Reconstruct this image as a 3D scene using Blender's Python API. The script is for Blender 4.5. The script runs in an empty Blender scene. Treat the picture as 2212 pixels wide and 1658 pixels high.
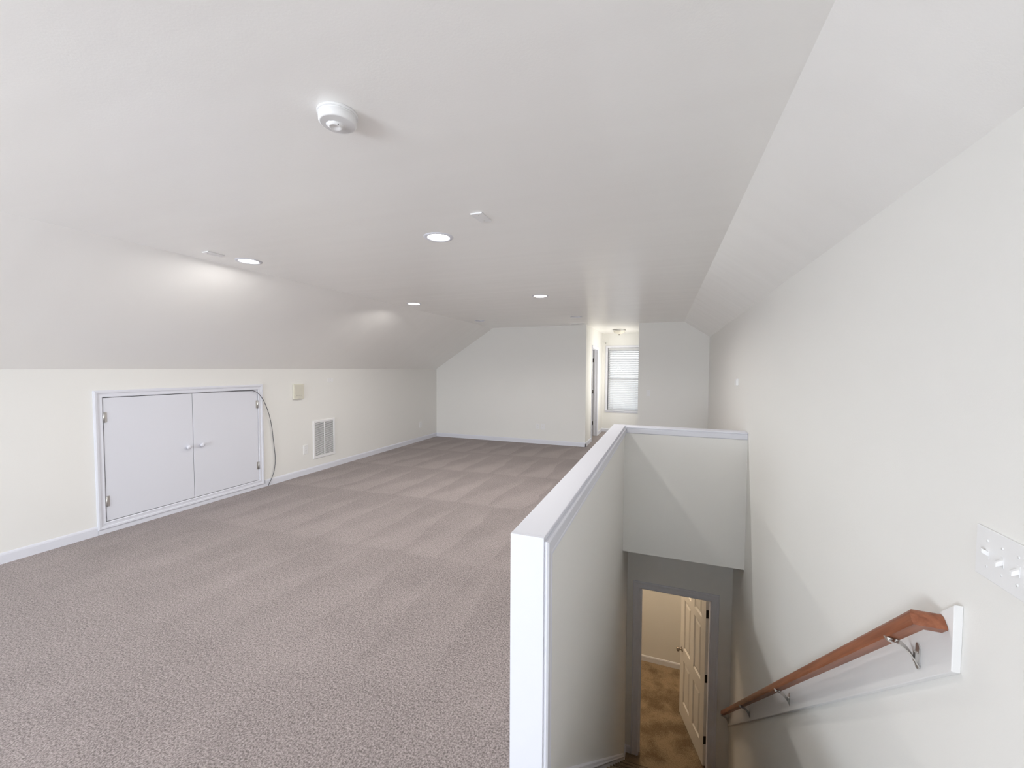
import bpy, bmesh, math, random
from mathutils import Vector, Matrix

random.seed(4)
sc = bpy.context.scene
col = sc.collection

# ------------------------------------------------------------------ camera
CAM = Vector((0.0, 0.0, 1.576))
F_PX, YAW, PITCH, ROLL = 877.75, 0.362265, 0.0390684, -0.00440772
fwd = Vector((-math.sin(YAW) * math.cos(PITCH), math.cos(YAW) * math.cos(PITCH), -math.sin(PITCH)))
right = Vector((math.cos(YAW), math.sin(YAW), 0))
down = fwd.cross(right)
r2 = right * math.cos(ROLL) + down * math.sin(ROLL)
d2 = down * math.cos(ROLL) - right * math.sin(ROLL)
cam_data = bpy.data.cameras.new('camera')
cam = bpy.data.objects.new('camera', cam_data)
col.objects.link(cam)
m = Matrix.Identity(4)
for i in range(3):
    m[i][0] = r2[i]; m[i][1] = -d2[i]; m[i][2] = -fwd[i]; m[i][3] = CAM[i]
cam.matrix_world = m
cam_data.sensor_width = 36.0
cam_data.lens = 36.0 * F_PX / 2212.0
cam_data.clip_start = 0.02
sc.camera = cam

# ------------------------------------------------------------------ colour management / sampling
sc.view_settings.view_transform = 'Standard'
sc.view_settings.look = 'None'
sc.view_settings.gamma = 1.0
sc.view_settings.use_curve_mapping = False
sc.view_settings.exposure = 0.15
cy = sc.cycles
cy.use_denoising = True
cy.max_bounces = 14
cy.diffuse_bounces = 10
cy.glossy_bounces = 4
cy.transmission_bounces = 6
cy.transparent_max_bounces = 12
cy.sample_clamp_indirect = 8.0
cy.caustics_reflective = False
cy.caustics_refractive = False

# ------------------------------------------------------------------ sky (seen only through the windows)
world = bpy.data.worlds.new('daylight_sky')
sc.world = world
world.use_nodes = True
wn = world.node_tree.nodes; wl = world.node_tree.links
bg = wn['Background']
tc = wn.new('ShaderNodeTexCoord'); sx = wn.new('ShaderNodeSeparateXYZ'); rp = wn.new('ShaderNodeValToRGB')
wl.new(tc.outputs['Generated'], sx.inputs[0]); wl.new(sx.outputs['Z'], rp.inputs[0])
e = rp.color_ramp.elements
e[0].position = 0.0; e[0].color = (0.62, 0.66, 0.66, 1)
e[1].position = 0.6; e[1].color = (0.50, 0.72, 1.0, 1)
n1 = e.new(0.08); n1.color = (0.92, 0.96, 1.0, 1)
wl.new(rp.outputs[0], bg.inputs['Color'])
SKY = 3.6
bg.inputs['Strength'].default_value = SKY

def area(name, loc, rot, sx_, sy_, energy, color, shape='RECTANGLE', portal=False, parent=None, spread=None):
    l = bpy.data.lights.new(name, 'AREA')
    l.shape = shape; l.size = sx_; l.size_y = sy_
    l.energy = energy; l.color = color
    if portal: l.cycles.is_portal = True
    if spread: l.spread = spread
    o = bpy.data.objects.new(name, l); col.objects.link(o)
    o.location = loc; o.rotation_euler = rot
    if parent: o.parent = parent
    return o

HALF = math.pi / 2
# daylight from behind the camera, by light planes in unseen added gable windows, facing +Y
REARS = [(-3.8, -2.2, 0.40, 1.70, 160.0), (-1.0, 0.35, 0.75, 1.95, 28.0)]      # x0 x1 z0 z1 W of the two added rear windows
RY = -3.6
for R0, R1, RZ0, RZ1, RW in REARS:
    area('added_rear_daylight', ((R0 + R1) / 2, RY - 0.02, (RZ0 + RZ1) / 2), (HALF, 0, 0),
         R1 - R0 - .1, RZ1 - RZ0 - .1, RW, (0.86, 0.925, 1.0))
# added light to brighten the hall, in an unseen made-up side window
area('added_hall_side_light', (-0.497, 9.25, 1.35), (HALF, 0, HALF), 0.9, 1.3, 19.0, (1.0, 0.96, 0.87))
# lamp of the lower room (its fixture is out of sight)
area('lower_room_lamp', (-0.35, 6.4, -0.36), (0, 0, 0), 0.5, 0.5, 28.0, (1.0, 0.79, 0.56))

# ------------------------------------------------------------------ materials
def nodes_of(name):
    mt = bpy.data.materials.new(name); mt.use_nodes = True
    nt = mt.node_tree
    return mt, nt, nt.nodes['Principled BSDF']

def plain(name, c, rough=0.5, metal=0.0, spec=0.5, bump=0.0, bscale=80.0, vary=0.0, stretch=(1, 1, 1)):
    mt, nt, b = nodes_of(name)
    b.inputs['Base Color'].default_value = (*c, 1)
    b.inputs['Roughness'].default_value = rough
    b.inputs['Metallic'].default_value = metal
    b.inputs['Specular IOR Level'].default_value = spec
    g = nt.nodes.new('ShaderNodeNewGeometry')
    mp = nt.nodes.new('ShaderNodeMapping'); mp.inputs['Scale'].default_value = stretch
    nt.links.new(g.outputs['Position'], mp.inputs['Vector'])
    if bump:
        n = nt.nodes.new('ShaderNodeTexNoise'); n.inputs['Scale'].default_value = bscale; n.inputs['Detail'].default_value = 4
        nt.links.new(mp.outputs[0], n.inputs['Vector'])
        bp = nt.nodes.new('ShaderNodeBump'); bp.inputs['Strength'].default_value = bump; bp.inputs['Distance'].default_value = 0.002
        nt.links.new(n.outputs['Fac'], bp.inputs['Height']); nt.links.new(bp.outputs[0], b.inputs['Normal'])
    if vary:
        n = nt.nodes.new('ShaderNodeTexNoise'); n.inputs['Scale'].default_value = 1.3; n.inputs['Detail'].default_value = 3
        nt.links.new(mp.outputs[0], n.inputs['Vector'])
        mx = nt.nodes.new('ShaderNodeMixRGB'); mx.inputs[1].default_value = (*[k * (1 - vary) for k in c], 1)
        mx.inputs[2].default_value = (*[min(1, k * (1 + vary)) for k in c], 1)
        nt.links.new(n.outputs['Fac'], mx.inputs[0]); nt.links.new(mx.outputs[0], b.inputs['Base Color'])
    return mt

WALL = plain('wall_paint', (0.785, 0.779, 0.755), 0.6, bump=0.12, bscale=220, vary=0.012, spec=0.3)
TRIM = plain('trim_paint', (0.705, 0.716, 0.775), 0.5, bump=0.05, bscale=60, spec=0.3)
PLASTIC = plain('white_plastic', (0.80, 0.80, 0.805), 0.35)
ALMOND = plain('almond_plastic', (0.70, 0.68, 0.58), 0.4)
METAL = plain('satin_nickel', (0.66, 0.65, 0.63), 0.38, metal=1.0, bump=0.1, bscale=300)
DARKMETAL = plain('dark_bronze', (0.02, 0.016, 0.013), 0.45)
DARK = plain('dark_slot', (0.06, 0.06, 0.06), 0.8)
CABLE = plain('grey_cable_jacket', (0.10, 0.10, 0.11), 0.5)
BOARD = plain('wall_painted_board', (0.74, 0.738, 0.735), 0.55, bump=0.08, bscale=90, spec=0.25)
DOORW = plain('door_paint', (0.78, 0.75, 0.70), 0.4, bump=0.06, bscale=60)

def ceiling_material():
    mt, nt, b = nodes_of('ceiling_paint')
    b.inputs['Base Color'].default_value = (0.90, 0.893, 0.875, 1)
    b.inputs['Roughness'].default_value = 0.25
    b.inputs['Specular IOR Level'].default_value = 0.55
    g = nt.nodes.new('ShaderNodeNewGeometry')
    mp = nt.nodes.new('ShaderNodeMapping'); mp.inputs['Scale'].default_value = (0.5, 3.2, 1)
    nt.links.new(g.outputs['Position'], mp.inputs['Vector'])
    a = nt.nodes.new('ShaderNodeTexNoise'); a.inputs['Scale'].default_value = 1.0; a.inputs['Detail'].default_value = 2
    nt.links.new(mp.outputs[0], a.inputs['Vector'])
    c = nt.nodes.new('ShaderNodeTexNoise'); c.inputs['Scale'].default_value = 160; c.inputs['Detail'].default_value = 3
    nt.links.new(g.outputs['Position'], c.inputs['Vector'])
    b1 = nt.nodes.new('ShaderNodeBump'); b1.inputs['Strength'].default_value = 0.5; b1.inputs['Distance'].default_value = 0.01
    b2 = nt.nodes.new('ShaderNodeBump'); b2.inputs['Strength'].default_value = 0.12; b2.inputs['Distance'].default_value = 0.002
    nt.links.new(a.outputs['Fac'], b1.inputs['Height']); nt.links.new(c.outputs['Fac'], b2.inputs['Height'])
    nt.links.new(b1.outputs[0], b2.inputs['Normal']); nt.links.new(b2.outputs[0], b.inputs['Normal'])
    return mt
CEIL = ceiling_material()

def carpet_material(name, dark, light, marks=True, patch=0.0):
    mt, nt, b = nodes_of(name)
    N = nt.nodes; L = nt.links
    b.inputs['Roughness'].default_value = 0.95
    b.inputs['Specular IOR Level'].default_value = 0.1
    if 'Sheen Weight' in b.inputs: b.inputs['Sheen Weight'].default_value = 0.15
    g = N.new('ShaderNodeNewGeometry')
    def math_(op, a, c=None, d=None):
        n = N.new('ShaderNodeMath'); n.operation = op
        for i, v in enumerate((a, c, d)):
            if v is None: continue
            if isinstance(v, (int, float)): n.inputs[i].default_value = v
            else: L.new(v, n.inputs[i])
        return n.outputs[0]
    def noise(scale, detail, rough=0.5, vec=None):
        n = N.new('ShaderNodeTexNoise'); n.inputs['Scale'].default_value = scale; n.inputs['Detail'].default_value = detail
        n.inputs['Roughness'].default_value = rough
        L.new(vec or g.outputs['Position'], n.inputs['Vector']); return n.outputs['Fac']
    tuft = noise(120, 3, 0.65)
    mid = noise(45, 3, 0.6)
    f = math_('ADD', math_('MULTIPLY', math_('SUBTRACT', tuft, 0.5), 3.4), math_('MULTIPLY', math_('SUBTRACT', mid, 0.5), 0.7))
    f = math_('ADD', f, 0.5)
    if marks:
        s = N.new('ShaderNodeSeparateXYZ'); L.new(g.outputs['Position'], s.inputs[0])
        wob = math_('MULTIPLY', math_('SUBTRACT', noise(0.9, 2), 0.5), 0.35)
        wob2 = math_('MULTIPLY', math_('SUBTRACT', noise(5, 2), 0.5), 0.10)
        yy = math_('SUBTRACT', s.outputs['Y'], math_('MULTIPLY', math_('ADD', s.outputs['X'], 2.4), 0.06))
        v = math_('DIVIDE', math_('SUBTRACT', math_('ADD', yy, math_('MULTIPLY', wob, 0.6)), 2.83), 1.335)
        t = math_('FRACT', v); row = math_('FLOOR', v)
        u = math_('FRACT', math_('ADD', math_('ADD', math_('DIVIDE', math_('ADD', s.outputs['X'], wob), 0.43), math_('MULTIPLY', row, 0.37)), wob2))
        d = math_('SUBTRACT', u, t)
        wedge = N.new('ShaderNodeMapRange'); wedge.interpolation_type = 'SMOOTHSTEP'
        wedge.inputs['From Min'].default_value = -0.12; wedge.inputs['From Max'].default_value = 0.28
        L.new(d, wedge.inputs['Value'])
        fade = N.new('ShaderNodeMapRange'); fade.inputs['From Min'].default_value = 1.2; fade.inputs['From Max'].default_value = 4.2
        fade.inputs['To Min'].default_value = 0.15; fade.inputs['To Max'].default_value = 1.0
        L.new(s.outputs['Y'], fade.inputs['Value'])
        line = N.new('ShaderNodeMapRange'); line.inputs['From Min'].default_value = 0.0; line.inputs['From Max'].default_value = 0.035
        line.inputs['To Min'].default_value = -0.12; line.inputs['To Max'].default_value = 0.0
        L.new(t, line.inputs['Value'])
        wv = math_('ADD', math_('MULTIPLY', math_('SUBTRACT', wedge.outputs[0], 0.5), 0.17), line.outputs[0])
        f = math_('ADD', f, math_('MULTIPLY', wv, fade.outputs[0]))
        f = math_('ADD', f, math_('MULTIPLY', math_('SUBTRACT', noise(2.2, 3), 0.5), 0.35))
    if patch:
        pm = N.new('ShaderNodeMapRange'); pm.inputs['From Min'].default_value = 0.38; pm.inputs['From Max'].default_value = 0.62
        L.new(noise(4.5, 4), pm.inputs['Value'])
        f = math_('ADD', f, math_('MULTIPLY', math_('SUBTRACT', pm.outputs[0], 0.5), patch))
    r = N.new('ShaderNodeMixRGB'); r.use_clamp = True
    r.inputs[1].default_value = (*dark, 1); r.inputs[2].default_value = (*light, 1)
    cl = N.new('ShaderNodeClamp'); L.new(f, cl.inputs[0]); L.new(cl.outputs[0], r.inputs[0])
    L.new(r.outputs[0], b.inputs['Base Color'])
    bp = N.new('ShaderNodeBump'); bp.inputs['Strength'].default_value = 0.7; bp.inputs['Distance'].default_value = 0.006
    L.new(tuft, bp.inputs['Height']); L.new(bp.outputs[0], b.inputs['Normal'])
    return mt
CARPET = carpet_material('mauve_grey_carpet', (0.15, 0.127, 0.122), (0.43, 0.37, 0.358))
CARPET2 = carpet_material('tan_brown_carpet', (0.11, 0.073, 0.040), (0.27, 0.20, 0.125), marks=False, patch=0.8)

def wood_material():
    mt, nt, b = nodes_of('cherry_stained_wood')
    N = nt.nodes; L = nt.links
    b.inputs['Roughness'].default_value = 0.38
    b.inputs['Specular IOR Level'].default_value = 0.5
    g = N.new('ShaderNodeNewGeometry')
    mp = N.new('ShaderNodeMapping'); mp.inputs['Rotation'].default_value = (math.radians(41.8), 0, 0)
    mp.inputs['Scale'].default_value = (1, 1, 1)
    L.new(g.outputs['Position'], mp.inputs['Vector'])
    m2 = N.new('ShaderNodeMapping'); m2.inputs['Scale'].default_value = (60, 3.5, 60)
    L.new(mp.outputs[0], m2.inputs['Vector'])
    n = N.new('ShaderNodeTexNoise'); n.inputs['Scale'].default_value = 1.0; n.inputs['Detail'].default_value = 5; n.inputs['Distortion'].default_value = 0.4
    L.new(m2.outputs[0], n.inputs['Vector'])
    r = N.new('ShaderNodeValToRGB'); r.color_ramp.elements[0].position = 0.3; r.color_ramp.elements[1].position = 0.72
    r.color_ramp.elements[0].color = (0.20, 0.062, 0.027, 1); r.color_ramp.elements[1].color = (0.34, 0.122, 0.058, 1)
    L.new(n.outputs['Fac'], r.inputs[0]); L.new(r.outputs[0], b.inputs['Base Color'])
    bp = N.new('ShaderNodeBump'); bp.inputs['Strength'].default_value = 0.08; bp.inputs['Distance'].default_value = 0.001
    L.new(n.outputs['Fac'], bp.inputs['Height']); L.new(bp.outputs[0], b.inputs['Normal'])
    return mt
WOOD = wood_material()

def emit(name, c, s):
    mt, nt, b = nodes_of(name)
    b.inputs['Base Color'].default_value = (0.9, 0.9, 0.9, 1)
    b.inputs['Emission Color'].default_value = (*c, 1); b.inputs['Emission Strength'].default_value = s
    return mt
LED = emit('lit_led_lens', (1.0, 0.98, 0.95), 14.0)
LENSOFF = plain('frosted_lens', (0.80, 0.80, 0.82), 0.35)
def glassy(name, c, rough, trans):
    mt, nt, b = nodes_of(name)
    b.inputs['Base Color'].default_value = (*c, 1); b.inputs['Roughness'].default_value = rough
    b.inputs['Transmission Weight'].default_value = trans
    return mt
FROST = glassy('frosted_alabaster_glass', (0.80, 0.76, 0.66), 0.4, 0.15)
def pane_material():
    mt, nt, b = nodes_of('window_glass')
    out = nt.nodes['Material Output']
    t = nt.nodes.new('ShaderNodeBsdfTransparent'); gl = nt.nodes.new('ShaderNodeBsdfGlossy'); gl.inputs['Roughness'].default_value = 0.02
    fr = nt.nodes.new('ShaderNodeFresnel'); fr.inputs[0].default_value = 1.45
    mx = nt.nodes.new('ShaderNodeMixShader')
    nt.links.new(fr.outputs[0], mx.inputs[0]); nt.links.new(t.outputs[0], mx.inputs[1]); nt.links.new(gl.outputs[0], mx.inputs[2])
    nt.links.new(mx.outputs[0], out.inputs['Surface'])
    return mt
PANE = pane_material()
def slat_material():
    mt, nt, b = nodes_of('translucent_white_slat')
    out = nt.nodes['Material Output']
    b.inputs['Base Color'].default_value = (0.80, 0.80, 0.81, 1); b.inputs['Roughness'].default_value = 0.4
    t = nt.nodes.new('ShaderNodeBsdfTranslucent'); t.inputs[0].default_value = (0.85, 0.86, 0.88, 1)
    mx = nt.nodes.new('ShaderNodeMixShader'); mx.inputs[0].default_value = 0.38
    nt.links.new(b.outputs[0], mx.inputs[1]); nt.links.new(t.outputs[0], mx.inputs[2]); nt.links.new(mx.outputs[0], out.inputs['Surface'])
    return mt
SLAT = slat_material()

# ------------------------------------------------------------------ mesh helpers
class MB:
    def __init__(s): s.v = []; s.f = []; s.sm = []
    def add(s, vs, fs, smooth=False):
        k = len(s.v); s.v += [tuple(v) for v in vs]
        for f in fs: s.f.append([k + i for i in f]); s.sm.append(smooth)
        return s
    def box(s, x0, x1, y0, y1, z0, z1):
        vs = [(x, y, z) for x in (x0, x1) for y in (y0, y1) for z in (z0, z1)]
        return s.add(vs, [(0, 1, 3, 2), (4, 6, 7, 5), (0, 4, 5, 1), (2, 3, 7, 6), (0, 2, 6, 4), (1, 5, 7, 3)])
    def prism(s, pts, ext):
        """polygon (3-D points) swept along the vector ext"""
        n = len(pts); e_ = Vector(ext)
        vs = [Vector(p) for p in pts] + [Vector(p) + e_ for p in pts]
        fs = [tuple(range(n))[::-1], tuple(range(n, 2 * n))] + [(i, (i + 1) % n, n + (i + 1) % n, n + i) for i in range(n)]
        return s.add(vs, fs)
    def rings(s, rings, closed=False, caps=True, smooth=False):
        """list of equal-length closed rings of points"""
        n = len(rings[0]); vs = [p for r in rings for p in r]; fs = []
        m_ = len(rings)
        for a in range(m_ if closed else m_ - 1):
            b_ = (a + 1) % m_
            for i in range(n):
                j = (i + 1) % n
                fs.append((a * n + i, a * n + j, b_ * n + j, b_ * n + i))
        if caps and not closed:
            fs.append(tuple(range(n))[::-1]); fs.append(tuple(range((m_ - 1) * n, m_ * n)))
        return s.add(vs, fs, smooth)
    def lathe(s, prof, c=(0, 0, 0), axis='Z', seg=40, smooth=True, cap0=True, cap1=True):
        """prof: (radius, height) pairs"""
        rs = []
        for r, h in prof:
            ring = []
            for i in range(seg):
                a = 2 * math.pi * i / seg
                p = (r * math.cos(a), r * math.sin(a), h)
                if axis == 'X': p = (h, p[0], p[1])
                if axis == 'Y': p = (p[0], h, p[1])
                ring.append((c[0] + p[0], c[1] + p[1], c[2] + p[2]))
            rs.append(ring)
        k = len(s.v); n = seg
        vs = [p for r in rs for p in r]; fs = []
        for a in range(len(rs) - 1):
            for i in range(n):
                j = (i + 1) % n
                fs.append((a * n + i, a * n + j, (a + 1) * n + j, (a + 1) * n + i))
        s.add(vs, fs, smooth)
        if cap0: s.f.append([k + i for i in range(n)][::-1]); s.sm.append(False)
        if cap1: s.f.append([k + (len(rs) - 1) * n + i for i in range(n)]); s.sm.append(False)
        return s
    def frame(s, P, u0, u1, v0, v1, prof, sides='LTRB'):
        """mitred moulding around a rectangle. prof: closed list of (offset outward from the rect, depth).
        P(u, v, d) -> point"""
        cor = [(u0, v0, -1, -1), (u0, v1, -1, 1), (u1, v1, 1, 1), (u1, v0, 1, -1)]
        ring = lambda c, fu=1, fv=1: [P(c[0] + c[2] * o * fu, c[1] + c[3] * o * fv, d) for o, d in prof]
        rs = [ring(c) for c in cor]
        if sides == 'LTRB': return s.rings(rs, closed=True)
        if sides == 'LTR':
            return s.rings([ring(cor[0], 1, 0), rs[1], rs[2], ring(cor[3], 1, 0)])
        return s
    def build(s, name, mat, parent=None, loc=None, bevel=0.0, seg=2):
        off = Vector((0, 0, 0))
        p = parent
        while p: off += Vector(p.location); p = p.parent
        if loc is not None: off += Vector(loc)
        me = bpy.data.meshes.new(name)
        me.from_pydata([tuple(Vector(v) - off) for v in s.v], [], s.f)
        for pl, sm in zip(me.polygons, s.sm): pl.use_smooth = sm
        bm = bmesh.new(); bm.from_mesh(me)
        bmesh.ops.recalc_face_normals(bm, faces=bm.faces)
        if bevel:
            es = [e_ for e_ in bm.edges if len(e_.link_faces) == 2 and e_.calc_face_angle(0) > 0.6]
            bmesh.ops.bevel(bm, geom=es, offset=bevel, segments=seg, profile=0.5, affect='EDGES', clamp_overlap=True)
        bm.to_mesh(me); bm.free()
        me.materials.append(mat)
        o = bpy.data.objects.new(name, me); col.objects.link(o)
        if loc is not None: o.location = loc
        if parent: o.parent = parent
        return o

def root(name, loc, label, cat, group=None):
    o = bpy.data.objects.new(name, None); col.objects.link(o); o.location = loc
    o.empty_display_size = 0.05
    return tag(o, label, cat, group)
def tag(o, label, cat=None, group=None):
    o['label'] = label
    if cat: o['category'] = cat
    if group: o['group'] = group
    return o
def struct(o, label=None):
    o['kind'] = 'structure'
    if label: o['label'] = label
    return o
def copy_tree(o, parent=None):
    c = o.copy(); col.objects.link(c); c.parent = parent
    for ch in [k for k in bpy.data.objects if k.parent == o]: copy_tree(ch, c)
    return c
def boxo(name, mat, b, parent=None, bevel=0.0, loc=None):
    return MB().box(*b).build(name, mat, parent, loc, bevel)

# ------------------------------------------------------------------ main dimensions
XL = -4.925          # knee wall
XR = 0.722           # right wall
YF = 8.10            # far wall
YW = 10.28           # hall window wall
ZC = 2.44            # flat ceiling
ZK = 1.55            # knee wall height
ZR = 2.152           # where the right slope meets the right wall
XC = -3.51           # left crease
XC0, XC1 = 0.355, 0.298   # right crease, near and far
XS0, XS1 = -0.509, -0.387 # half wall
HX0, HX1 = -1.494, -0.495 # hall
ZLF = -3.05          # lower floor
ZS = -0.314          # underside of the upper floor
YH = 4.29            # far stair half wall
YD = 4.93            # door wall below

def PX(x, sgn):      # plane of constant x ; u = y ; v = z ; d out along sgn*x
    return lambda u, v, d: (x + sgn * d, u, v)
def PY(y, sgn):      # plane of constant y ; u = x ; v = z
    return lambda u, v, d: (u, y + sgn * d, v)
def PYr(y, sgn):
    return PY(y, sgn)

# ------------------------------------------------------------------ floor
fl = MB()
fl.box(XL - .1, XS0 + .02, RY - .12, YF, ZS, 0)
fl.box(XS0 + .02, XR + .1, RY - .12, 1.40, ZS, 0)
fl.box(XS0 + .02, XR + .1, YH + .06, YF, ZS, 0)
fl.box(HX0 - 1.3, HX1 + .1, YF, YW + .1, ZS, 0)
struct(fl.build('floor', CARPET), 'mauve grey carpeted attic floor with vacuum marks')

# stair flight with carpeted steps, landing and lower-room floor
stf = struct(boxo('floor_lower', CARPET2, (-2.2, 2.2, YD - .33, 6.75, ZLF - .1, ZLF)), 'tan brown carpet of the lower room and landing')
stairs = root('staircase', (0, 1.40, 0), 'carpeted staircase going down between the half wall and the right wall', 'staircase')
NR = 16; RISE = 3.05 / NR; RUN = 0.2135
for i in range(NR - 1):
    z1 = -RISE * (i + 1); y0 = 1.40 + RUN * i
    b = MB(); b.box(XS1 + .002, XR - .002, y0, y0 + RUN + .02, z1 - RISE - .06, z1)
    b.build('step', CARPET2, stairs, bevel=0.012)

# ------------------------------------------------------------------ ceiling, with round holes for the recessed lights
LX = (-3.205, -1.425); LY = (2.375, 4.70, 6.78)
HR = 0.075
ce = MB()
def q(x0, x1, y0, y1, fx=lambda x, y: x):
    ce.add([(fx(x, y), y, ZC) for x, y in ((x0, y0), (x1, y0), (x1, y1), (x0, y1))], [(0, 1, 2, 3)])
xs = [XC, LX[0] - .15, LX[0] + .15, LX[1] - .15, LX[1] + .15, 'E']
ys = [RY - .1]
for y in LY: ys += [y - .15, y + .15]
ys += [YF]
edge = lambda y: XC0 + (XC1 - XC0) * (y - 1.2) / (YF - 1.2)
for i in range(5):
    for j in range(len(ys) - 1):
        x0 = xs[i]; x1 = xs[i + 1]; y0, y1 = ys[j], ys[j + 1]
        if i in (1, 3) and j % 2 == 1:
            cx_, cy_ = (x0 + x1) / 2, (y0 + y1) / 2
            inner = []; outer = []
            for k in range(32):
                a = 2 * math.pi * k / 32; c_, s_ = math.cos(a), math.sin(a)
                inner.append((cx_ + HR * c_, cy_ + HR * s_, ZC))
                mm = .15 / max(abs(c_), abs(s_)); outer.append((cx_ + mm * c_, cy_ + mm * s_, ZC))
            ce.add(inner + outer, [(k, (k + 1) % 32, 32 + (k + 1) % 32, 32 + k) for k in range(32)])
        elif x1 == 'E':
            ce.add([(x0, y0, ZC), (edge(y0), y0, ZC), (edge(y1), y1, ZC), (x0, y1, ZC)], [(0, 1, 2, 3)])
        else: q(x0, x1, y0, y1)
q(HX0 - .02, HX1 + .02, YF, YW + .05)
struct(ce.build('ceiling', CEIL), 'flat off-white ceiling between the two slopes')
b = MB(); y0, y1 = RY - .1, YF + .01
b.prism([(XC, y0, ZC), (XL, y0, ZK), (XL - .1, y0, ZK), (XL - .1, y0, ZK + .08), (XC, y0, ZC + .1)], (0, y1 - y0, 0))
struct(b.build('ceiling_left', CEIL), 'left sloping ceiling above the knee wall')
b = MB(); NS_ = 40
pv = []
for i in range(NS_ + 1):
    y = y0 + (y1 - y0) * i / NS_
    pv += [(edge(y), y, ZC), (XR, y, ZR), (XR + .1, y, ZR), (XR + .1, y, ZC + .1), (edge(y), y, ZC + .1)]
pf_ = [(0, 1, 2, 3, 4), tuple(5 * NS_ + k for k in (4, 3, 2, 1, 0))]
for i in range(NS_):
    for k in range(5):
        j = (k + 1) % 5; pf_.append((5 * i + k, 5 * i + j, 5 * i + 5 + j, 5 * i + 5 + k))
b.add(pv, pf_)
struct(b.build('ceiling_right', CEIL), 'narrow right sloping ceiling above the stair wall')
struct(boxo('ceiling_shell', CEIL, (XC - .05, XC0 + .1, RY - .1, YF + .02, ZC + .13, ZC + .2)))
# ------------------------------------------------------------------ walls
# knee wall with a hole for the storage doors
HY0, HY1, HZ0, HZ1 = 2.183, 3.728, 0.108, 1.285
b = MB()
b.box(XL - .10, XL, RY - .1, HY0, ZS, ZK); b.box(XL - .10, XL, HY1, YF + .05, ZS, ZK)
b.box(XL - .10, XL, HY0, HY1, ZS, HZ0); b.box(XL - .10, XL, HY0, HY1, HZ1, ZK)
struct(b.build('wall_left', WALL), 'low cream knee wall on the left')
# far wall, two pieces with the sloped corners
b = MB()
b.prism([(XL, YF, 0), (HX0, YF, 0), (HX0, YF, ZC), (XC, YF, ZC), (XL, YF, ZK)], (0, .12, 0))
struct(b.build('wall_far_left', WALL), 'far cream gable wall left of the hall')
b = MB()
b.prism([(HX1, YF, 0), (XR, YF, 0), (XR, YF, ZR), (XC1, YF, ZC), (HX1, YF, ZC)], (0, .12, 0))
struct(b.build('wall_far_right', WALL), 'far wall piece right of the hall behind the stairwell')
struct(boxo('wall_right', WALL, (XR, XR + .1, RY - .1, YF + .12, ZLF - .1, ZR)), 'tall cream wall on the right running down the stairs')
# gable wall behind the camera, with openings for the added windows
b = MB()
xs_ = [XL - .1] + [v for r_ in REARS for v in r_[:2]] + [XR + .1]
for k in (0, 2, 4): b.box(xs_[k], xs_[k + 1], RY - .12, RY, 0, ZC + .1)
for R0, R1, RZ0, RZ1, RW in REARS:
    b.box(R0, R1, RY - .12, RY, 0, RZ0); b.box(R0, R1, RY - .12, RY, RZ1, ZC + .1)
struct(b.build('wall_back', WALL), 'gable wall behind the camera')
# hall
DY0, DY1, DZ1 = 8.80, 9.56, 2.02
b = MB()
b.box(HX0 - .12, HX0, YF + .12, DY0, 0, ZC); b.box(HX0 - .12, HX0, DY1, YW, 0, ZC); b.box(HX0 - .12, HX0, DY0, DY1, DZ1, ZC)
struct(b.build('wall_hall_left', WALL), 'sunlit left wall of the hall with a doorway')
struct(boxo('wall_hall_right', WALL, (HX1, HX1 + .1, YF + .12, YW + .1, 0, ZC)))
w4 = struct(MB().frame(PX(HX1, -1), 8.78, 9.72, .68, 2.02, [(0, 0), (0, .016), (.06, .016), (.06, 0)]).build('window_4', TRIM), 'casing of an unseen window added to light the hall from its right side')  # unseen window frame, added around the extra hall light
WX0, WX1, WZ0, WZ1 = -1.355, -0.56, 0.545, 2.085
b = MB()
b.box(HX0 - .12, WX0, YW, YW + .12, 0, ZC); b.box(WX1, HX1 + .1, YW, YW + .12, 0, ZC)
b.box(WX0, WX1, YW, YW + .12, 0, WZ0); b.box(WX0, WX1, YW, YW + .12, WZ1, ZC)
struct(b.build('wall_hall_window', WALL), 'cream wall around the hall window')
# room behind the hall doorway
b = MB()
b.box(-2.9, HX0 - .12, 8.22, 8.3, 0, ZC); b.box(-2.9, HX0 - .12, YW, YW + .1, 0, ZC); b.box(-2.9, -2.8, 8.22, YW + .1, 0, ZC)
b.box(-2.9, HX0 - .12, 8.22, YW + .1, ZC, ZC + .05)
struct(b.build('wall_closet', WALL))

# stairwell walls
struct(boxo('wall_stair_left', WALL, (XS0, XS1, 1.345, YD + .12, ZLF - .1, 0)), 'left wall of the stairwell below the floor')
# half wall (above the floor): a thing made of cream body and white trim
hw = bpy.data.objects.new('wall_half', None); col.objects.link(hw); hw.location = (-0.45, 1.34, 0)
struct(hw, 'cream half wall with white painted cap beside the stairs')
b = MB(); b.box(XS0, XS1, 1.357, YH + .12, 0.0, .966)
b.build('half_wall_body', WALL, hw)
boxo('cap_board', TRIM, (XS0 - .001, XS1 + .001, 1.3545, YH + .121, .967, .987), hw, 0.003)
boxo('end_board', TRIM, (XS0 - .001, XS1 + .001, 1.337, 1.3545, -.31, .987), hw, 0.0015)
prof_c = [(0, 0), (0, .010), (.006, .016), (.014, .016), (.020, .011), (.060, .008), (.066, .010), (.074, .010), (.080, .003), (.080, 0)]
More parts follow.
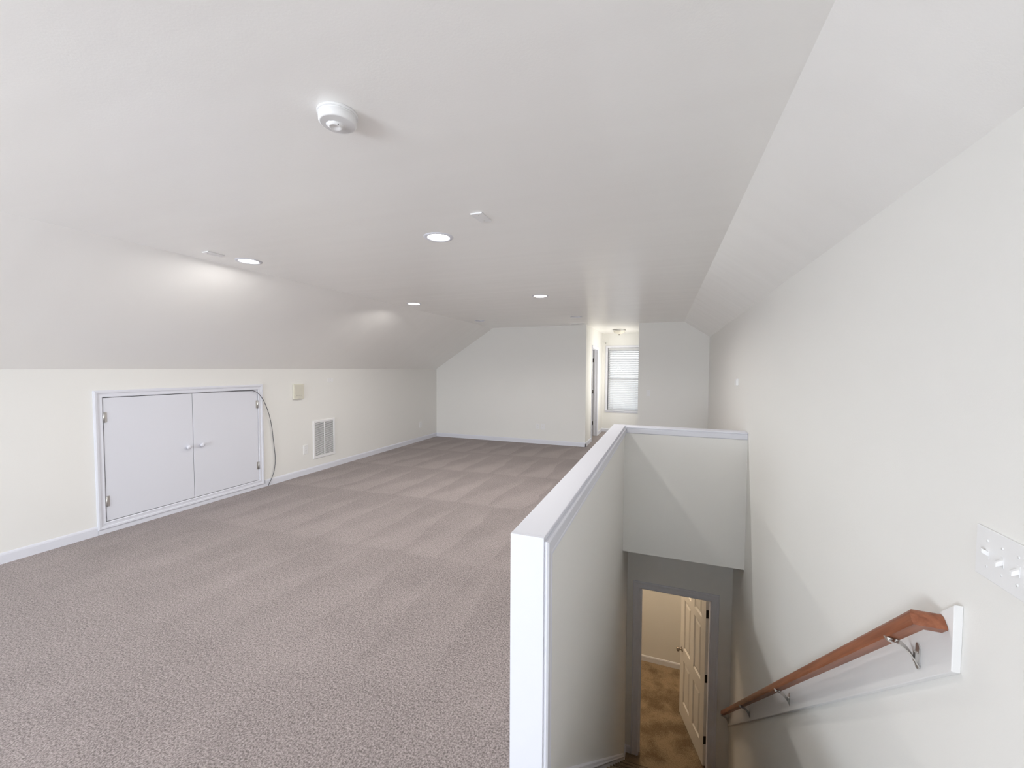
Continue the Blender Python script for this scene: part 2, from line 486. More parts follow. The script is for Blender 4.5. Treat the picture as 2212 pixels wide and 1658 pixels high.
# casing on the stair side: runs along under the cap and down the end, mitred at the corner
def stair_side_casing(name, x, sgn):
    b = MB()
    r0 = [(x + sgn * d, YH if sgn > 0 else YH + .12, .972 - o) for o, d in prof_c]
    r1 = [(x + sgn * d, 1.345 + o, .972 - o) for o, d in prof_c]
    r2_ = [(x + sgn * d, 1.345 + o, -.31 if sgn > 0 else 0.0) for o, d in prof_c]
    b.rings([r0, r1, r2_])
    return b.build(name, TRIM, hw)
stair_side_casing('side_casing', XS1 + .001, 1)

hf = bpy.data.objects.new('wall_half_far', None); col.objects.link(hf); hf.location = (0.16, YH, 0)
struct(hf, 'far cream half wall closing the stairwell, white cap on top')
MB().box(XS1, XR, YH, YH + .12, ZS, .966).build('half_wall_body', WALL, hf)
boxo('cap_board', TRIM, (XS1 + .002, XR - .001, YH - .001, YH + .121, .967, .987), hf, 0.003)
pf = [(0, 0), (0, .012), (.004, .016), (.012, .016), (.016, .010), (.022, .013), (.060, .012), (.066, .008), (.069, 0)]
MB().rings([[(x, YH - d, .985 - o) for o, d in pf] for x in (XS1 + .018, XR - .004)]).build('face_casing', TRIM, hf)
# stairs-side wall of the far header below floor is the slab edge: close the gap
# door wall at the foot of the stairs
OX0, OX1, OZ = -0.243, 0.520, -1.000
b = MB()
b.box(XS1, OX0, YD, YD + .12, ZLF, ZS); b.box(OX1, XR, YD, YD + .12, ZLF, ZS); b.box(OX0, OX1, YD, YD + .12, OZ, ZS)
struct(b.build('wall_stair_foot', WALL), 'shaded wall with a doorway at the foot of the stairs')
# lower room
b = MB()
LY1 = 6.62
b.box(-2.2, 2.2, LY1, LY1 + .1, ZLF, ZS); b.box(-2.2, -2.1, YD + .12, LY1, ZLF, ZS); b.box(2.1, 2.2, YD + .12, LY1, ZLF, ZS)
b.box(-2.2, XS0, YD, YD + .12, ZLF, ZS); b.box(XR + .1, 2.2, YD, YD + .12, ZLF, ZS)
struct(b.build('wall_lower_room', WALL), 'beige back wall of the lower room seen through the doorway')

# ------------------------------------------------------------------ baseboards
bprof = [(0, 0), (0, .088), (.005, .088), (.009, .080), (.012, .068), (.012, 0)]
def base(name, p0, p1, nrm, parent=None, prof=bprof, label=None, z0=0.0):
    n = Vector(nrm)
    rs = [[(p[0] + n.x * d, p[1] + n.y * d, z0 + h) for d, h in prof] for p in (p0, p1)]
    o = MB().rings(rs).build(name, TRIM, parent)
    if not parent: struct(o, label)
    return o
base('baseboard_left', (XL, RY), (XL, 2.118), (1, 0, 0), label='white baseboard along the knee wall, near part')
base('baseboard_left_far', (XL, 3.806), (XL, YF), (1, 0, 0), label='white baseboard along the knee wall beyond the storage doors')
base('baseboard_far', (XL, YF), (HX0 + .012, YF), (0, -1, 0), label='white baseboard under the far gable wall')
base('baseboard_far_right', (HX1, YF), (XR, YF), (0, -1, 0))
base('baseboard_hall_left', (HX0, YF - .012), (HX0, DY0 - .065), (1, 0, 0), label='white baseboard in the hall before the doorway')
base('baseboard_hall_left_far', (HX0, DY1 + .065), (HX0, YW), (1, 0, 0))
base('baseboard_hall_window', (HX0, YW), (HX1, YW), (0, -1, 0))
base('baseboard_half_wall', (XS0, 1.44), (XS0, YH + .12), (-1, 0, 0))
base('baseboard_lower_room', (-2.1, LY1), (2.1, LY1), (0, -1, 0), z0=ZLF, label='baseboard at the back of the lower room')
base('baseboard_stair_foot', (XS1, YD), (OX0 - .08, YD), (0, -1, 0), z0=ZLF)
base('baseboard_landing', (XS1, 4.60), (XS1, YD), (1, 0, 0), z0=ZLF)
# skirt board on the left wall of the stairs
sl = -RISE / RUN
pk = [(0, .0), (0, .215), (.004, .215), (.010, .205), (.012, .190), (.016, .180), (.010, .165), (.010, .02), (.010, 0)]
zz = lambda y: (1.36 - y) * (-sl) * 1.0
rs = [[(XS1 + .001 + d, y, zz(y) - .098 + h) for d, h in pk] for y in (1.50, 4.66)]
struct(MB().rings(rs).build('trim_1', TRIM), 'white moulded skirt board running down the left stair wall')

# ------------------------------------------------------------------ casings
cprof = [(0, 0), (0, .008), (.006, .013), (.030, .011), (.044, .013), (.050, .018), (.058, .018), (.063, .014), (.063, 0)]
# doorway at the stair foot
b = MB().frame(PY(YD, -1), OX0 + .006, OX1 - .006, ZLF, OZ - .006, [(o * 1.3, d) for o, d in cprof], 'LTR')
struct(b.build('trim_2', TRIM), 'white casing around the doorway at the foot of the stairs')
b = MB()
for x0, x1 in ((OX0 - .001, OX0 + .014), (OX1 - .014, OX1 + .001)): b.box(x0, x1, YD - .001, YD + .121, ZLF, OZ)
b.box(OX0, OX1, YD - .001, YD + .121, OZ - .014, OZ + .001)
b.box(OX0 + .014, OX0 + .025, YD + .05, YD + .085, ZLF, OZ - .014)
struct(b.build('trim_3', TRIM), 'white jamb lining of the lower doorway')
# hall doorway
b = MB().frame(PX(HX0, 1), DY0 + .006, DY1 - .006, 0, DZ1 - .006, cprof, 'LTR')
struct(b.build('trim_4', TRIM), 'white casing around the hall doorway')
b = MB()
b.box(HX0 - .121, HX0 + .001, DY0, DY0 + .016, 0, DZ1); b.box(HX0 - .121, HX0 + .001, DY1 - .016, DY1, 0, DZ1); b.box(HX0 - .121, HX0 + .001, DY0, DY1, DZ1 - .016, DZ1)
b.box(HX0 - .085, HX0 - .05, DY1 - .027, DY1 - .016, 0, DZ1 - .016)
struct(b.build('trim_5', TRIM), 'jamb lining of the hall doorway')
# hall door leaf, open into the room beyond
d2o = bpy.data.objects.new('door_2', None); col.objects.link(d2o); d2o.location = (HX0 - .121, DY1 - .03, 0)
struct(d2o, 'hall door standing open into the room beyond')
boxo('door_leaf', DOORW, (HX0 - .121 - .745, HX0 - .124, DY1 - .02, DY1 + .015, .012, DZ1 - .02), d2o, 0.002)
for z in (1.765, 1.035, .30):
    boxo('hinge', DARKMETAL, (HX0 - .120, HX0 - .090, DY1 - .0195, DY1 - .0155, z - .045, z + .045), d2o)
    MB().lathe([(.006, z - .046), (.006, z + .046)], (HX0 - .120, DY1 - .022, 0), seg=10).build('hinge_pin', DARKMETAL, d2o)

# ------------------------------------------------------------------ lower six-panel door (door_1)
d1 = bpy.data.objects.new('door_1', None); col.objects.link(d1)
d1.location = (0.477, 5.052, ZLF + .012)
struct(d1, 'open six-panel door in the lower room')
ddir = Vector((-0.232, 0.722, 0)).normalized(); dn = Vector((-ddir.y, ddir.x, 0))   # dn points to -x: the face seen
W_, H_, T_ = 0.755, 2.025, 0.034
base_d = Vector(d1.location)
def PD(u, v, d): return tuple(base_d + ddir * u + dn * d + Vector((0, 0, v)))
def dbox(b, u0, u1, v0, v1, d0, d1_):
    vs = [PD(u, v, d) for u in (u0, u1) for v in (v0, v1) for d in (d0, d1_)]
    return b.add(vs, [(0, 1, 3, 2), (4, 6, 7, 5), (0, 4, 5, 1), (2, 3, 7, 6), (0, 2, 6, 4), (1, 5, 7, 3)])
us = [0, .115, .115 + .21, .115 + .21 + .105, .755 - .115, .755]
vs_ = [0, .22, .22 + .56, .22 + .56 + .165, 1.60, 1.60 + .10, 2.025 - .115, 2.025]
b = MB()
dbox(b, us[0], us[1], 0, H_, -T_, 0); dbox(b, us[4], us[5], 0, H_, -T_, 0)
for v0, v1 in ((0, vs_[1]), (vs_[2], vs_[3]), (vs_[4], vs_[5]), (vs_[6], vs_[7])): dbox(b, us[1], us[4], v0, v1, -T_, 0)
for v0, v1 in ((vs_[1], vs_[2]), (vs_[3], vs_[4]), (vs_[5], vs_[6])):
    dbox(b, us[2], us[3], v0, v1, -T_, 0)
b.build('door_frame', DOORW, d1)
for v0, v1 in ((vs_[1], vs_[2]), (vs_[3], vs_[4]), (vs_[5], vs_[6])):
    for u0, u1 in ((us[1], us[2]), (us[3], us[4])):
        p = MB()
        rr = lambda i, d: [PD(u0 + i, v0 + i, d), PD(u1 - i, v0 + i, d), PD(u1 - i, v1 - i, d), PD(u0 + i, v1 - i, d)]
        p.rings([rr(0, -T_ + .002), rr(0, -.002), rr(.018, -.013), rr(.026, -.013), rr(.052, -.004), ])
        p.build('panel', DOORW, d1)
kn = bpy.data.objects.new('knob', None)
def lathe_dir(b, c, axis, prof, seg=24):
    a = Vector(axis).normalized(); u = a.orthogonal().normalized(); w = a.cross(u)
    rs = [[tuple(Vector(c) + a * h + (u * math.cos(2 * math.pi * i / seg) + w * math.sin(2 * math.pi * i / seg)) * r) for i in range(seg)] for r, h in prof]
    return b.rings(rs, smooth=True)
c0 = PD(.695, .90, 0)
kb = MB()
lathe_dir(kb, c0, dn, [(.031, 0), (.031, .004), (.024, .009), (.012, .012), (.011, .032), (.018, .038), (.026, .046), (.028, .056), (.024, .066), (.012, .072), (.002, .073)])
kb.build('knob', plain('aged_nickel', (0.30, 0.25, 0.21), 0.35, metal=1.0), d1)
kb = MB(); dbox(kb, W_ - .0005, W_ + .001, .87, .93, -.03, -.004); kb.build('latch_plate', METAL, d1)
for zc in (-1.235, -1.995, -2.728):
    v = zc - base_d.z
    hb = MB(); dbox(hb, -.0035, .0005, v - .047, v + .047, -.032, -.002)
    hb.build('hinge', DARKMETAL, d1, bevel=0.001)
    hb = MB(); lathe_dir(hb, PD(-.004, v - .05, -.037), (0, 0, 1), [(.0065, 0), (.0065, .1)], 10); hb.build('hinge_pin', DARKMETAL, d1)

# ------------------------------------------------------------------ storage doors in the knee wall
sd = root('storage_hatch', (XL, 2.96, 0.05), 'pair of low white storage doors with round knobs in the knee wall', 'access doors')
cp2 = [(0, 0), (0, .009), (.008, .014), (.022, .012), (.036, .012), (.040, .019), (.056, .021), (.066, .015), (.066, 0)]
MB().frame(PX(XL, 1), HY0, HY1, HZ0, HZ1, cp2).build('casing', TRIM, sd)
boxo('toe_strip', TRIM, (XL, XL + .012, 2.120, 3.806, 0.0, .043), sd, .002)
struct(boxo('wall_knee_recess', DARK, (XL - .106, XL - .1005, HY0 - .05, HY1 + .05, HZ0 - .05, HZ1 + .05)))
YM = 2.9535
for y0, y1, hy, ky in ((HY0 + .005, YM - .002, HY0, 2.893), (YM + .002, HY1 - .004, HY1, 3.032)):
    dr = boxo('door', TRIM, (XL + .0003, XL + .007, y0, y1, HZ0 + .005, HZ1 - .006), sd, .002)
    k = MB(); k.lathe([(.011, .0), (.010, .010), (.013, .015), (.021, .021), (.024, .029), (.021, .037), (.012, .042), (.002, .043)], (XL + .006, ky, .693), 'X', 24)
    k.build('knob', TRIM, dr)
    for z0, z1 in ((1.048, 1.146), (.252, .350)):
        s_ = 1 if hy == HY0 else -1
        h = MB(); h.lathe([(.0065, z0), (.0065, z1)], (XL + .012, hy + s_ * .006, 0), 'Z', 12)
        h.box(XL + .006, XL + .0085, min(hy + s_ * .006, hy + s_ * .030), max(hy + s_ * .006, hy + s_ * .030), z0, z1)
        h.build('hinge', METAL, dr)

# loose cable hanging out of the storage doors
pts = [(2.95, 1.283, .004), (3.35, 1.281, .010), (3.60, 1.279, .016), (3.66, 1.272, .026), (3.72, 1.235, .030), (3.785, 1.143, .034), (3.854, .988, .028), (3.905, .798, .020), (3.937, .556, .014),
       (3.956, .366, .014), (3.942, .215, .016), (3.902, .110, .020), (3.852, .030, .022), (3.838, .006, .026)]
pv = [Vector((XL + d, y, z)) for y, z, d in pts]
sm = []
for i in range(len(pv) - 1):
    p0, p1, p2, p3 = pv[max(i - 1, 0)], pv[i], pv[i + 1], pv[min(i + 2, len(pv) - 1)]
    for k in range(6):
        t = k / 6
        sm.append(.5 * ((2 * p1) + (p2 - p0) * t + (2 * p0 - 5 * p1 + 4 * p2 - p3) * t * t + (3 * p1 - p0 - 3 * p2 + p3) * t ** 3))
sm.append(pv[-1])
rs = []
for i, p in enumerate(sm):
    d = (sm[min(i + 1, len(sm) - 1)] - sm[max(i - 1, 0)]).normalized(); u = Vector((1, 0, 0)); w_ = d.cross(u).normalized(); u = w_.cross(d)
    rs.append([tuple(p + (u * math.cos(a_) + w_ * math.sin(a_)) * .0042) for a_ in [2 * math.pi * k / 10 for k in range(10)]])
cb = MB().rings(rs, smooth=True).build('cable', CABLE, None, loc=(XL, 3.84, 0))
tag(cb, 'thin dark cable drooping from the storage door corner to the carpet', 'cable')

# ------------------------------------------------------------------ wall plates
def plate(name, P, u0, u1, v0, v1, label, cat, mat=PLASTIC, th=.006, kind='outlet', group=None):
    uc, vc = (u0 + u1) / 2, (v0 + v1) / 2
    r = root(name, P(uc, vc, 0), label, cat, group)
    def blk(nm, a0, a1, c0_, c1_, d0, d1_, mt, bv=0.0, par=r):
        bb = MB(); vs = [P(u, v, d) for u in (a0, a1) for v in (c0_, c1_) for d in (d0, d1_)]
        bb.add(vs, [(0, 1, 3, 2), (4, 6, 7, 5), (0, 4, 5, 1), (2, 3, 7, 6), (0, 2, 6, 4), (1, 5, 7, 3)])
        return bb.build(nm, mt, par, bevel=bv)
    blk('cover_plate', u0, u1, v0, v1, 0, th, mat, .0018)
    if kind == 'outlet':
        for dv in (-.020, .020):
            rc = blk('receptacle', uc - .016, uc + .016, vc + dv - .014, vc + dv + .014, th - .001, th + .0015, mat, .003)
            for du in (-.006, .006): blk('slot', uc + du - .0012, uc + du + .0012, vc + dv - .003, vc + dv + .006, th + .001, th + .0018, DARK, par=rc)
    if kind == 'jack':
        blk('jack', uc - .008, uc + .008, vc - .008, vc + .008, th - .001, th + .003, ALMOND, .001)
    if kind == 'switch':
        blk('toggle', uc - .005, uc + .005, vc + .0, vc + .022, th - .001, th + .011, mat, .001)
        blk('toggle_slot', uc - .007, uc + .007, vc - .016, vc + .016, th - .001, th + .001, mat)
    if kind in ('outlet', 'switch', 'blank', 'jack'):
        for dv in ((-.042, .042) if v1 - v0 > .1 else (-.02, .02)):
            blk('screw', uc - .003, uc + .003, vc + dv - .003, vc + dv + .003, th - .0005, th + .0012, METAL)
    return r, blk
PL = PX(XL, 1)
plate('wall_outlet', PL, 4.420, 4.502, .302, .436, 'white wall outlet low on the knee wall left of the return grille', 'outlet')
plate('wall_outlet', PL, 7.405, 7.495, .288, .418, 'white wall outlet on the knee wall near the far corner', 'outlet')
plate('wall_plate', PL, 4.896, 5.002, 1.339, 1.406, 'small white blank plate high on the knee wall above the grille', 'wall plate', kind='blank', th=.008)
PFAR = PY(YF, -1)
plate('wall_outlet', PFAR, -2.520, -2.452, .302, .420, 'left outlet of the pair on the far gable wall', 'outlet')
plate('wall_outlet', PFAR, -2.420, -2.336, .300, .420, 'right jack plate of the pair on the far gable wall', 'outlet', kind='jack')
plate('light_switch', PFAR, -.342, -.272, 1.055, 1.170, 'single white light switch on the far wall right of the hall', 'light switch', kind='switch')
plate('wall_control', PX(XR, -1), 4.90, 5.01, 1.40, 1.472, 'small white control box on the right wall beyond the stairwell', 'wall control', kind='none', th=.022)

# chime / sensor box on the knee wall
r = root('chime_box', (XL, 4.337, 1.225), 'almond rectangular plastic box on the knee wall above the outlet', 'wall box')
boxo('housing', ALMOND, (XL, XL + .028, 4.253, 4.421, 1.118, 1.334), r, .006)
boxo('front_panel', plain('almond_panel', (0.62, 0.60, 0.52), 0.35), (XL + .027, XL + .033, 4.272, 4.402, 1.150, 1.322), r, .004)
for k in range(8):
    y = 4.285 + k * .0135
    boxo('slot', DARK, (XL + .0325, XL + .0336, y, y + .006, 1.166 + (k % 2) * .004, 1.170 + (k % 2) * .004), r)
boxo('badge', METAL, (XL + .027, XL + .030, 4.330, 4.395, 1.130, 1.136), r)

# return air grille
gy0, gy1, gz0, gz1 = 4.596, 5.030, .194, .771
iy0, iy1, iz0, iz1 = 4.634, 4.992, .234, .738
g = root('return_air_grille', (XL, (gy0 + gy1) / 2, gz0), 'white louvered return air grille low on the knee wall', 'air grille')
MB().frame(PX(XL, 1), iy0, iy1, iz0, iz1, [(0, 0), (0, .010), (.004, .013), (.030, .013), (.038, .004), (.038, 0)]).build('frame', PLASTIC, g)
boxo('backing', DARK, (XL + .0005, XL + .002, iy0, iy1, iz0, iz1), g)
ymid = (iy0 + iy1) / 2
boxo('center_bar', PLASTIC, (XL + .001, XL + .012, ymid - .006, ymid + .006, iz0, iz1), g)
NL = 33; st = (iz1 - iz0) / NL
lm = None
for k in range(NL):
    z = iz0 + (k + .5) * st
    for y0, y1 in ((iy0, ymid - .006), (ymid + .006, iy1)):
        if lm is None:
            yc = (y0 + y1) / 2; h = (y1 - y0) / 2
            bb = MB(); bb.prism([(XL + .0035, y0, z + .0025), (XL + .0105, y0, z - .0045), (XL + .0118, y0, z - .0045), (XL + .005, y0, z + .0025)], (0, y1 - y0, 0))
            lo = bb.build('louver', PLASTIC, g); lm = (lo, y0, z)
        else:
            c = lm[0].copy(); col.objects.link(c); c.location = (0, y0 - lm[1], z - lm[2])

# ------------------------------------------------------------------ recessed lights
def recessed(x, y, on, label):   # on: 0 unlit, 1 flush lit lens, 2 lamp in the can, kept lit to brighten the far half
    r = root('recessed_light', (x, y, ZC), label, 'ceiling light', 'recessed ceiling lights')
    t = MB(); t.lathe([(HR - .006, .004), (HR - .004, -.004), (.080, -.006), (.093, -.0045), (.098, 0.0)], (x, y, ZC), cap0=False, cap1=False)
    t.build('trim_ring', TRIM, r)
    c = MB(); c.lathe([(HR - .004, -.001), (HR - .006, .03), (HR - .012, .085)], (x, y, ZC), cap0=False, cap1=True); c.build('housing', PLASTIC, r)
    l = MB()
    if on == 1: l.lathe([(.071, .004), (.066, -.002), (.040, -.006), (.001, -.008)], (x, y, ZC), cap0=True, cap1=True)
    else: l.lathe([(.060, .075), (.055, .066), (.035, .058), (.001, .055)], (x, y, ZC), cap0=True, cap1=True)
    l.build('lens', LED if on else LENSOFF, r)
    if on == 1: area('bulb_light', (0, 0, -.012), (0, 0, 0), .12, .12, 12.5, (1.0, .97, .93), 'DISK', parent=r)
    if on == 2: area('bulb_light', (0, 0, .014), (0, 0, 0), .06, .06, 27.0 if x > -2 else 13.0, (1.0, .97, .93), 'DISK', parent=r)
recessed(LX[1], LY[0], True, 'lit recessed ceiling light nearest the middle of the ceiling')
recessed(LX[0], LY[0], True, 'lit recessed ceiling light beside the left slope')
recessed(LX[1], LY[1], 2, 'recessed light in the middle row, in line with the hall')
recessed(LX[0], LY[1], 2, 'recessed light in the middle row beside the left slope')
recessed(LX[0], LY[2], False, 'unlit recessed light farthest away beside the left slope')
recessed(LX[1], LY[2], False, 'unlit recessed light farthest away near the hall')

# blank plates and register on the ceiling
PC = lambda u, v, d: (u, v, ZC - d)
plate('ceiling_plate', PC, -1.042, -.970, 2.076, 2.212, 'small white rectangular blank plate near the middle recessed light', 'ceiling plate', kind='blank', th=.008)
plate('ceiling_plate', PC, -3.285, -3.213, 2.064, 2.190, 'small white rectangular blank plate beside the left recessed light', 'ceiling plate', kind='blank', th=.008)
rg = root('ceiling_register', (-1.63, 7.85, ZC), 'dark slotted air register in the ceiling before the far wall', 'air register')
MB().frame(PC, -1.755, -1.505, 7.80, 7.90, [(0, 0), (0, .004), (.004, .007), (.02, .006), (.022, 0)]).build('frame', PLASTIC, rg)
boxo('backing', DARK, (-1.755, -1.505, 7.80, 7.90, ZC - .0015, ZC - .0005), rg)
for k in range(7):
    y = 7.807 + k * .0135
    MB().prism([(-1.755, y, ZC - .002), (-1.755, y + .008, ZC - .007), (-1.755, y + .009, ZC - .007), (-1.755, y + .002, ZC - .002)], (.25, 0, 0)).build('louver', PLASTIC, rg)

# ------------------------------------------------------------------ smoke detector
sx_, sy_ = -1.062, 1.115
sd2 = root('smoke_detector', (sx_, sy_, ZC), 'round white smoke detector on the ceiling', 'smoke detector')
c = (sx_, sy_, ZC)
DS = .8
sc_ = lambda L: [(r * .965, h * DS) for r, h in L]
MB().lathe(sc_([(.066, 0), (.068, -.004), (.068, -.010), (.064, -.011)]), c, seg=64).build('mounting_base', PLASTIC, sd2)
bd = MB().lathe(sc_([(.062, -.010), (.0645, -.0115), (.0645, -.016), (.0635, -.017), (.0645, -.018), (.063, -.040), (.060, -.046), (.056, -.0485),
           (.054, -.0470), (.052, -.049), (.050, -.0475), (.048, -.0495), (.046, -.048), (.044, -.050), (.042, -.0485), (.040, -.0505), (.038, -.049), (.036, -.051), (.034, -.0495), (.032, -.0515), (.030, -.050), (.028, -.052), (.001, -.052)]), c, seg=64).build('body', PLASTIC, sd2)
bs = MB()
def oval(r1, r2, h, cx_, cy_, n=32):
    return [(cx_ + r1 * math.cos(2 * math.pi * i / n), cy_ + r2 * math.sin(2 * math.pi * i / n), ZC + h * DS) for i in range(n)]
bx_, by_ = sx_ - .004, sy_ - .006
bs.rings([oval(.030, .026, -.050, bx_ - .004, by_), oval(.027, .024, -.054, bx_ - .002, by_), oval(.021, .021, -.062, bx_, by_), oval(.018, .018, -.063, bx_, by_), oval(.013, .013, -.058, bx_, by_), oval(.004, .004, -.055, bx_, by_)], smooth=True)
bs.build('test_button', PLASTIC, sd2)
MB().lathe([(.0035, -.044), (.003, -.0485), (.001, -.049)], (sx_ + .014, sy_ - .014, ZC), seg=12).build('indicator', DARK, sd2)

# ------------------------------------------------------------------ hall flush light
hx, hy = -.990, 9.32
fl_ = root('flush_ceiling_lamp', (hx, hy, ZC), 'frosted glass bowl lamp with bronze finial on the hall ceiling', 'ceiling lamp')
MB().lathe([(.06, 0), (.128, -.002), (.140, -.010), (.142, -.020), (.134, -.028)], (hx, hy, ZC), cap0=True).build('pan', METAL, fl_)
MB().lathe([(.132, -.026), (.126, -.044), (.108, -.066), (.080, -.086), (.045, -.099), (.002, -.104)], (hx, hy, ZC), cap0=True).build('glass_bowl', FROST, fl_)
MB().lathe([(.010, -.100), (.013, -.106), (.008, -.112), (.009, -.120), (.004, -.128), (.001, -.129)], (hx, hy, ZC), seg=16).build('finial', DARKMETAL, fl_)

# ------------------------------------------------------------------ hall window and blind
w = bpy.data.objects.new('window_1', None); col.objects.link(w); w.location = ((WX0 + WX1) / 2, YW, WZ0)
struct(w, 'bright white hall window at the end of the hall')
PW = PY(YW, -1)
MB().frame(PW, WX0, WX1, WZ0, WZ1, [(0, -.12), (0, .010), (.006, .014), (.045, .016), (.056, .014), (.056, 0), (.012, -.001), (.012, -.12)]).build('casing', TRIM, w)
boxo('sill', TRIM, (WX0 - .06, WX1 + .06, YW - .045, YW + .02, WZ0 - .02, WZ0 + .002), w, .004)
sash = MB().frame(PY(YW + .085, -1), WX0 + .045, WX1 - .045, WZ0 + .045, WZ1 - .045, [(0, -.02), (0, .02), (.045, .02), (.045, -.02)])
sash.box(WX0 + .01, WX1 - .01, YW + .06, YW + .10, 1.29, 1.34)
sash.build('sash', TRIM, w)
boxo('pane', PANE, (WX0 + .04, WX1 - .04, YW + .084, YW + .087, WZ0 + .04, 1.292), w)
boxo('pane', PANE, (WX0 + .04, WX1 - .04, YW + .090, YW + .093, 1.338, WZ1 - .04), w)
bl = root('window_blind', ((WX0 + WX1) / 2, YW + .02, WZ0), 'white horizontal slat blind hanging in the hall window', 'blind')
boxo('head_rail', SLAT, (WX0 + .01, WX1 - .01, YW - .005, YW + .045, WZ1 - .055, WZ1 - .005), bl, .003)
boxo('bottom_rail', SLAT, (WX0 + .01, WX1 - .01, YW - .002, YW + .046, WZ0 + .006, WZ0 + .024), bl, .003)
ns = 33; z0 = WZ0 + .05; dz = (WZ1 - .075 - z0) / (ns - 1); ang = math.radians(48); first = None
for k in range(ns):
    z = z0 + k * dz
    if first is None:
        cs, sn = math.cos(ang) * .025, math.sin(ang) * .025
        bb = MB(); yc = YW + .022
        bb.prism([(WX0 + .012, yc - cs, z - sn), (WX0 + .012, yc, z + .002), (WX0 + .012, yc + cs, z + sn), (WX0 + .012, yc + cs, z + sn + .0025), (WX0 + .012, yc, z + .0045), (WX0 + .012, yc - cs, z - sn + .0025)], (WX1 - WX0 - .024, 0, 0))
        first = bb.build('slat', SLAT, bl); fz = z
    else:
        c = first.copy(); col.objects.link(c); c.location = (0, 0, z - fz)
for x in (WX0 + .13, WX1 - .13):
    boxo('ladder_cord', SLAT, (x - .002, x + .002, YW - .004, YW - .001, WZ0 + .02, WZ1 - .05), bl)
rb = root('curtain_rod_bracket', (-1.40, YW, 2.2), 'small metal curtain rod bracket above the left corner of the hall window', 'bracket')
boxo('wall_flange', METAL, (-1.425, -1.405, YW - .004, YW, 2.18, 2.225), rb)
boxo('arm', METAL, (-1.419, -1.411, YW - .055, YW - .003, 2.198, 2.206), rb)
MB().lathe([(.008, -.055), (.008, .0)], (-1.37, YW - .055, 2.203), 'X', 12).build('rod_stub', METAL, rb)

# added rear windows, unseen behind the camera: frames around the daylight planes
for k, (R0, R1, RZ0, RZ1, RW) in enumerate(REARS):
    w2 = bpy.data.objects.new('window_%d' % (k + 2), None); col.objects.link(w2); w2.location = ((R0 + R1) / 2, RY, RZ0)
    struct(w2, 'unseen gable window added for daylight behind the camera, ' + ('left of the stairs' if k == 0 else 'in line with the stairs'))
    MB().frame(PY(RY, 1), R0, R1, RZ0, RZ1, [(0, -.12), (0, .010), (.008, .016), (.06, .018), (.06, 0)]).build('casing', TRIM, w2)

# ------------------------------------------------------------------ handrail
bo = MB()
bz = lambda y: .797 - .8905 * (y - 1.358)
bo.prism([(XR - .019, 1.358, bz(1.358)), (XR - .019, 4.915, bz(4.915)), (XR - .019, 4.915, bz(4.915) + .177), (XR - .019, 1.358, .974)], (.019, 0, 0))
o = bo.build('handrail_board', BOARD, None, loc=(XR, 3.1, bz(3.1)), bevel=.002)
tag(o, 'long wall-coloured backing board sloping down behind the wooden handrail', 'board')
hr = root('handrail', (.643, 1.40, .9), 'reddish brown wooden handrail sloping down the right stair wall', 'handrail')
SLP = .893; XM = .6475
rz = lambda y: .784 - SLP * (y - 1.5)
prof = [(-.0165, .0), (-.0185, .008), (-.0180, .022), (-.0165, .030), (-.013, .036), (-.008, .0405), (0, .042), (.008, .0405), (.013, .036), (.0165, .030), (.0180, .022), (.0185, .008), (.0165, .0)]
th = math.atan(SLP); upn = Vector((0, math.sin(th), math.cos(th))); tsl = Vector((0, math.cos(th), -math.sin(th)))
Y1 = 1.387
XB = XR - .019
P0 = Vector((XM, 4.865, rz(4.865))); P1 = Vector((XM, Y1, rz(Y1))); P2 = Vector((XB - .001, Y1, rz(Y1)))
r0 = [tuple(P0 + Vector((a, 0, 0)) + upn * h) for a, h in prof]
r1 = [tuple(P1 + Vector((a, 0, 0)) + tsl * a + upn * h) for a, h in prof]
r2_ = [tuple(P2 + tsl * a + upn * h) for a, h in prof]
MB().rings([r0, r1]).build('rail', WOOD, hr, bevel=0.0)
MB().rings([r1, r2_]).build('wall_return', WOOD, hr)
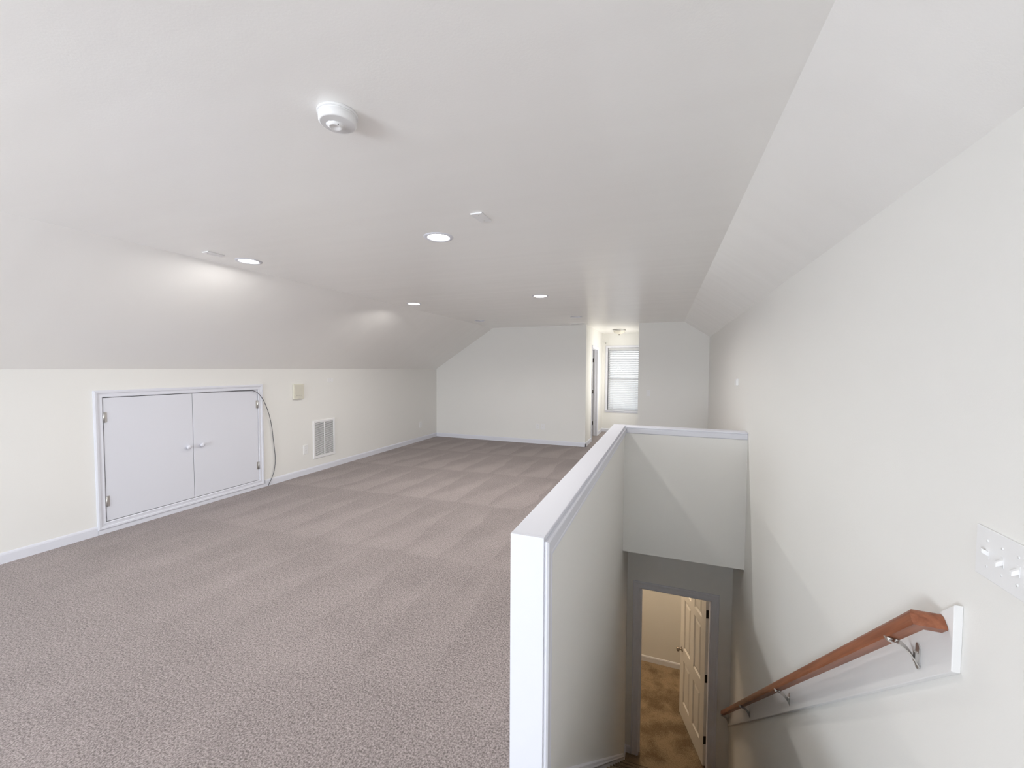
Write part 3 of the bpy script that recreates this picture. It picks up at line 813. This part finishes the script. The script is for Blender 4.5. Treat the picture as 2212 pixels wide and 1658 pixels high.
# return at the foot of the rail
for yb in (1.500, 2.705, 3.767, 4.835):
    z = rz(yb) - .001
    bt = bpy.data.objects.new('bracket', None)
    path = [(XM - .022, .000, .0095), (XM - .008, -.0005, .0095), (XM + .006, -.003, .009), (XM + .018, -.010, .009), (XM + .030, -.023, .0095), (XM + .042, -.040, .011), (XB - .004, -.058, .013)]
    rs = []
    for i, (x, dz_, hw_) in enumerate(path):
        a = Vector((path[min(i + 1, len(path) - 1)][0] - path[max(i - 1, 0)][0], 0, path[min(i + 1, len(path) - 1)][1] - path[max(i - 1, 0)][1])).normalized()
        n = Vector((-a.z, 0, a.x)) * .0016
        c_ = Vector((x, yb, z + dz_ - (.006 if i < 4 else .003))); wv = Vector((0, .93, .37 * min(1, i / 3))).normalized() * hw_ * 1.3
        rs.append([tuple(c_ - wv + n), tuple(c_ + wv + n), tuple(c_ + wv - n), tuple(c_ - wv - n)])
    br = MB().rings(rs, smooth=False)
    bro = br.build('bracket', METAL, hr, bevel=.0006)
    fb = MB()
    fl_pts = []
    for i in range(20):
        a = 2 * math.pi * i / 20
        cy_, cz_ = math.cos(a), math.sin(a)
        fl_pts.append((XB - .0035, yb + .0095 * cy_, z - .040 + .028 * (1 if cz_ > 0 else -1) + .0095 * cz_))
    fb.prism(fl_pts, (.0035, 0, 0))
    fb.box(XB - .010, XB - .003, yb - .006, yb + .006, z - .060, z - .030)
    fb.build('wall_flange', METAL, bro)
    nb = MB(); lathe_dir(nb, (XM - .013, yb, z - .002), -upn, [(.0065, 0), (.0065, .004), (.004, .0065), (.001, .007)], 14)
    lathe_dir(nb, (XM + .004, yb, z - .004), -upn, [(.004, 0), (.004, .002), (.001, .003)], 12)
    nb.build('bolt', METAL, bro)

# ------------------------------------------------------------------ triple switch on the right wall
PRW = PX(XR, -1)
r, blk = plate('triple_switch', PRW, 1.153, 1.318, 1.084, 1.203, 'white three-gang toggle switch plate on the right wall near the handrail', 'light switch', kind='none', th=.0055)
for yt, upd in ((1.280, 1), (1.235, -1), (1.190, -1)):
    slot = blk('toggle_slot', yt - .0055, yt + .0055, 1.1315, 1.1555, .005, .0062, PLASTIC)
    tb = MB()
    zc_ = 1.1435
    za, zb_ = (zc_ + .002, zc_ + .012) if upd > 0 else (zc_ - .002, zc_ - .012)
    q0 = [(XR - .005, yt - .0045, zc_ - .006), (XR - .005, yt + .0045, zc_ - .006), (XR - .005, yt + .0045, zc_ + .006), (XR - .005, yt - .0045, zc_ + .006)]
    q1 = [(XR - .018, yt - .0038, min(za, zb_)), (XR - .018, yt + .0038, min(za, zb_)), (XR - .018, yt + .0038, max(za, zb_)), (XR - .018, yt - .0038, max(za, zb_))]
    tb.rings([q0, q1]).build('toggle', PLASTIC, r, bevel=.0012)
    for dz_ in (-.0305, .0305):
        sb = MB(); sb.lathe([(.0032, -.0052), (.0032, -.0064), (.001, -.0068)], (XR, yt, 1.1435 + dz_), 'X', 12)
        sb.build('screw', PLASTIC, r)
